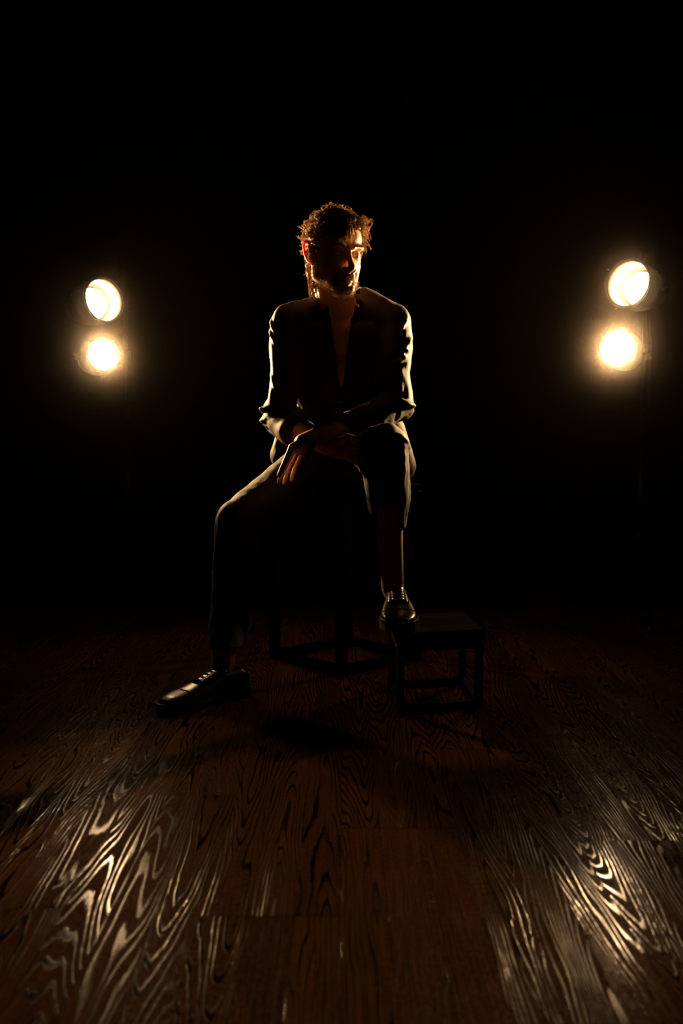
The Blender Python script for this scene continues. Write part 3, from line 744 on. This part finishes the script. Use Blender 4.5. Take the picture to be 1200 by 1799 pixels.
for k in range(segs+1):
    a = math.radians(-52+284*k/segs); cx_, cy_ = math.cos(a), math.sin(a)
    back = max(0, cy_)
    for r_, (rad, dz) in enumerate(((.070, -.020), (.066, .010+.012*back), (.080, -.016))):
        c = A(600, 527, 2.985)
        rows[r_].append(bm.verts.new(c+Vector((cx_*rad, cy_*rad*.95, dz+.010*back))))
for r_ in (0, 1):
    for k in range(segs): bm.faces.new((rows[r_][k], rows[r_][k+1], rows[r_+1][k+1], rows[r_+1][k]))
o = finish('collar', bm, MT['wool'], jo); solidify(o, .003)
for py in (705, 745):
    bm = bmesh.new(); p = A(598, py, 2.925 if py < 720 else 2.93); tube(bm, [p, p+Vector((0, -.012, 0))], .0095, 16); finish('button', bm, MT['button'], jo)

# ---------------- trousers
def trousers():
    bm = bmesh.new(); a = np.array
    ellipsoid(bm, A(600, 815, 3.06), (.165, .115, .085))
    chain(bm, [(hipL, .088), (hipL.lerp(knL, .5)+Vector((0, 0, -.004)), .078), (knL, .063), (knL.lerp(anL, .35)+Vector((.003, .018, 0)), .062), (knL.lerp(anL, .75)+Vector((.002, .012, 0)), .053), (anL+Vector((.004, .008, .03)), .047)])
    chain(bm, [(hipR, .088), (hipR.lerp(knR, .5), .078), (knR, .064), (A(678, 830, 2.64), .063), (A(682, 885, 2.66), .054), (A(682, 960, 2.66), .048)])
    me = fused(bm, .0042, 8)
    wrinkle(me, .004, 15, (1, 1, .6)); wrinkle(me, .0018, 45, (1, 1, .45), 3.0)
    Rd = []
    def fold(pts, amp, w): Rd.append(([a(A(*p)) for p in pts], amp, w))
    fold([(640, 745, 2.60), (670, 738, 2.60), (700, 752, 2.62)], .004, .010)
    fold([(696, 762, 2.57), (712, 775, 2.60), (719, 795, 2.62)], .007, .007)
    fold([(634, 780, 2.60), (645, 755, 2.59), (668, 745, 2.59)], .007, .010)
    fold([(705, 790, 2.58), (713, 815, 2.58), (714, 840, 2.60)], .006, .009)
    fold([(720, 800, 2.64), (719, 840, 2.66), (714, 890, 2.66)], .006, .007)
    fold([(699, 865, 2.60), (702, 895, 2.60), (699, 925, 2.60)], .006, .006)
    fold([(718, 865, 2.66), (712, 900, 2.65), (706, 928, 2.64)], .006, .006)
    fold([(450, 812, 2.92), (468, 806, 2.90), (490, 805, 2.90)], .006, .006)
    fold([(385, 900, 2.74), (384, 960, 2.70), (380, 1020, 2.68)], .006, .010)
    ridges(me, Rd)
    co = get_co(me)
    hemR = (co[:, 2] < A(690, 928, 2.66).z) & (co[:, 0] > .02)
    hemL = (co[:, 2] < .135) & (co[:, 0] < -.1)
    keep_verts(me, ~(hemR | hemL | (co[:, 2] > A(600, 770, 3.05).z)&(co[:, 1]>2.93)&(np.abs(co[:,0])<.05)))
    return me
tr = link('trousers', trousers(), MT['wool'], man, label='black tapered suit trousers, one leg ridden up the calf'); solidify(tr, .003)

# ---------------- shoes
def shoe(heel, fdir, L, label):
    """heel: ground point under the back of the heel; fdir: toe direction"""
    heel = Vector(heel); f = Vector(fdir).normalized(); s_ = Vector((-f.y, f.x, 0)); up = Vector((0, 0, 1))
    def P(t, x, z): return heel+f*(t*L)+s_*x+up*z
    # sections: t, half width, ridge height, flatness
    SEC = [(0.0, .016, .055), (.03, .026, .072), (.10, .031, .080), (.20, .033, .080), (.32, .034, .082), (.42, .037, .075), (.52, .042, .066),
           (.62, .046, .056), (.72, .047, .048), (.82, .044, .043), (.90, .036, .039), (.96, .025, .033), (.995, .010, .024)]
    bm = bmesh.new(); rings = []; z0 = .022; n = 22
    for t, w, h in SEC:
        zb = z0+.012*max(0, 1-abs(t-.15)/.3)*0; row = []
        for k in range(n):
            a = PI*k/(n-1); ca = math.cos(a); sa = math.sin(a)
            x = w*math.copysign(abs(ca)**.75, ca); z = z0+(h-z0)*(abs(sa)**(.72 if t > .5 else .55))
            x *= 1-.25*((z-z0)/.06)**2 if t < .5 else 1
            row.append(bm.verts.new(P(t, x, z)))
        rings.append(row)
    for i in range(len(rings)-1):
        for k in range(n-1): bm.faces.new((rings[i][k], rings[i][k+1], rings[i+1][k+1], rings[i+1][k]))
        bm.faces.new((rings[i][n-1], rings[i][0], rings[i+1][0], rings[i+1][n-1]))
    bm.faces.new(rings[0]); bm.faces.new(rings[-1][::-1])
    bmesh.ops.subdivide_edges(bm, edges=bm.edges[:], cuts=1, smooth=.6, use_grid_fill=True)
    up_ = finish('shoe', bm, MT['leather'], man, label=label)
    m = up_.modifiers.new('s', 'SUBSURF'); m.levels = 1; m.render_levels = 2
    # sole and heel block
    OUT = [(0, .012), (.02, .025), (.08, .033), (.20, .034), (.34, .031), (.48, .037), (.62, .048), (.74, .051), (.85, .047), (.93, .037), (.985, .022), (1.015, .006)]
    def slab_at(ts, z_lo, z_hi, nm):
        bm = bmesh.new(); pts = [(t, w) for t, w in OUT if ts[0] <= t <= ts[1]]
        ol = [P(t, w, 0) for t, w in pts]+[P(t, -w, 0) for t, w in reversed(pts)]
        lo = [bm.verts.new(p+up*z_lo) for p in ol]; hi = [bm.verts.new(p+up*z_hi) for p in ol]
        bm.faces.new(lo[::-1]); bm.faces.new(hi)
        for i in range(len(ol)): j = (i+1) % len(ol); bm.faces.new((lo[i], lo[j], hi[j], hi[i]))
        finish(nm, bm, MT['sole'], up_, False)
    slab_at((0, 1.1), .016, .0245, 'welt'); slab_at((0, .25), .0005, .0158, 'heel_block'); slab_at((.5, 1.1), .0005, .0158, 'outsole')
    # toe-cap seam, facings, tongue, laces
    def top(t, x):
        for (t0, w0, h0), (t1, w1, h1) in zip(SEC[:-1], SEC[1:]):
            if t0 <= t <= t1:
                q = (t-t0)/(t1-t0); w = w0+(w1-w0)*q; h = h0+(h1-h0)*q; break
        r = min(.999, abs(x)/w); sa = (1-r**(2/.75))**.5 if r < 1 else 0
        return .022+(h-.022)*max(0, sa)**(.72 if t > .5 else .55)
    bm = bmesh.new()
    tube(bm, [P(.74-.03*(x/.044)**2, x, top(.74-.03*(x/.044)**2, x)+.0004) for x in np.linspace(-.042, .042, 15)], .0016, 6); finish('toe_cap_seam', bm, MT['leather'], up_)
    for s in (-1, 1):
        bm = bmesh.new(); ol = []
        rows = []
        for t in np.linspace(.28, .60, 10):
            x0 = s*(.009+.002*math.sin(t*9)); x1 = s*(.026+.006*(t-.28))
            rows.append([P(t, x, top(t, x)+.0022) for x in np.linspace(x0, x1, 4)])
        vv = [[bm.verts.new(p) for p in r] for r in rows]
        for i in range(len(vv)-1):
            for k in range(3): bm.faces.new((vv[i][k], vv[i][k+1], vv[i+1][k+1], vv[i+1][k]))
        q = finish('lace_facing', bm, MT['leather'], up_); solidify(q, .0025)
    bm = bmesh.new(); rows = []
    for t in np.linspace(.20, .60, 8):
        e = max(0, .34-t)*.16; rows.append([bm.verts.new(P(t, x, top(t, x*.6)+.001+e)) for x in (-.016, -.006, .006, .016)])
    for i in range(7):
        for k in range(3): bm.faces.new((rows[i][k], rows[i][k+1], rows[i+1][k+1], rows[i+1][k]))
    q = finish('tongue', bm, MT['leather'], up_); solidify(q, .002)
    bm = bmesh.new()
    for k, t in enumerate(np.linspace(.31, .57, 6)):
        for sg in (-1, 1):
            tube(bm, [P(t+sg*.006*x/.016, x, top(t, x)+.0050-.002*(abs(x)/.016)) for x in np.linspace(-.017, .017, 7)], .0014, 6)
    for s in (-1, 1):
        c = P(.29, 0, top(.29, 0)+.007)
        loop = [c+s_*s*(.020*math.sin(a))+f*(.012*math.sin(2*a)*.6)+up*(.004*math.sin(a)-.006*math.sin(a/2)) for a in np.linspace(0, PI, 9)]
        tube(bm, loop, .0013, 6)
        tube(bm, [c, c+s_*s*.014-up*.004, c+s_*s*.022-up*.016+f*.008, c+s_*s*.026-up*.026+f*.012], .0012, 6)
    finish('laces', bm, MT['lace'], up_)
    return up_
shoe((.146+.003, 2.725, SZ), (-.01, -1, 0), .285, 'polished black toe-cap shoe resting on the low stool')
shoe((-.255, 2.625, 0), (-.70, -.72, 0), .280, 'black lace-up shoe flat on the wooden floor')
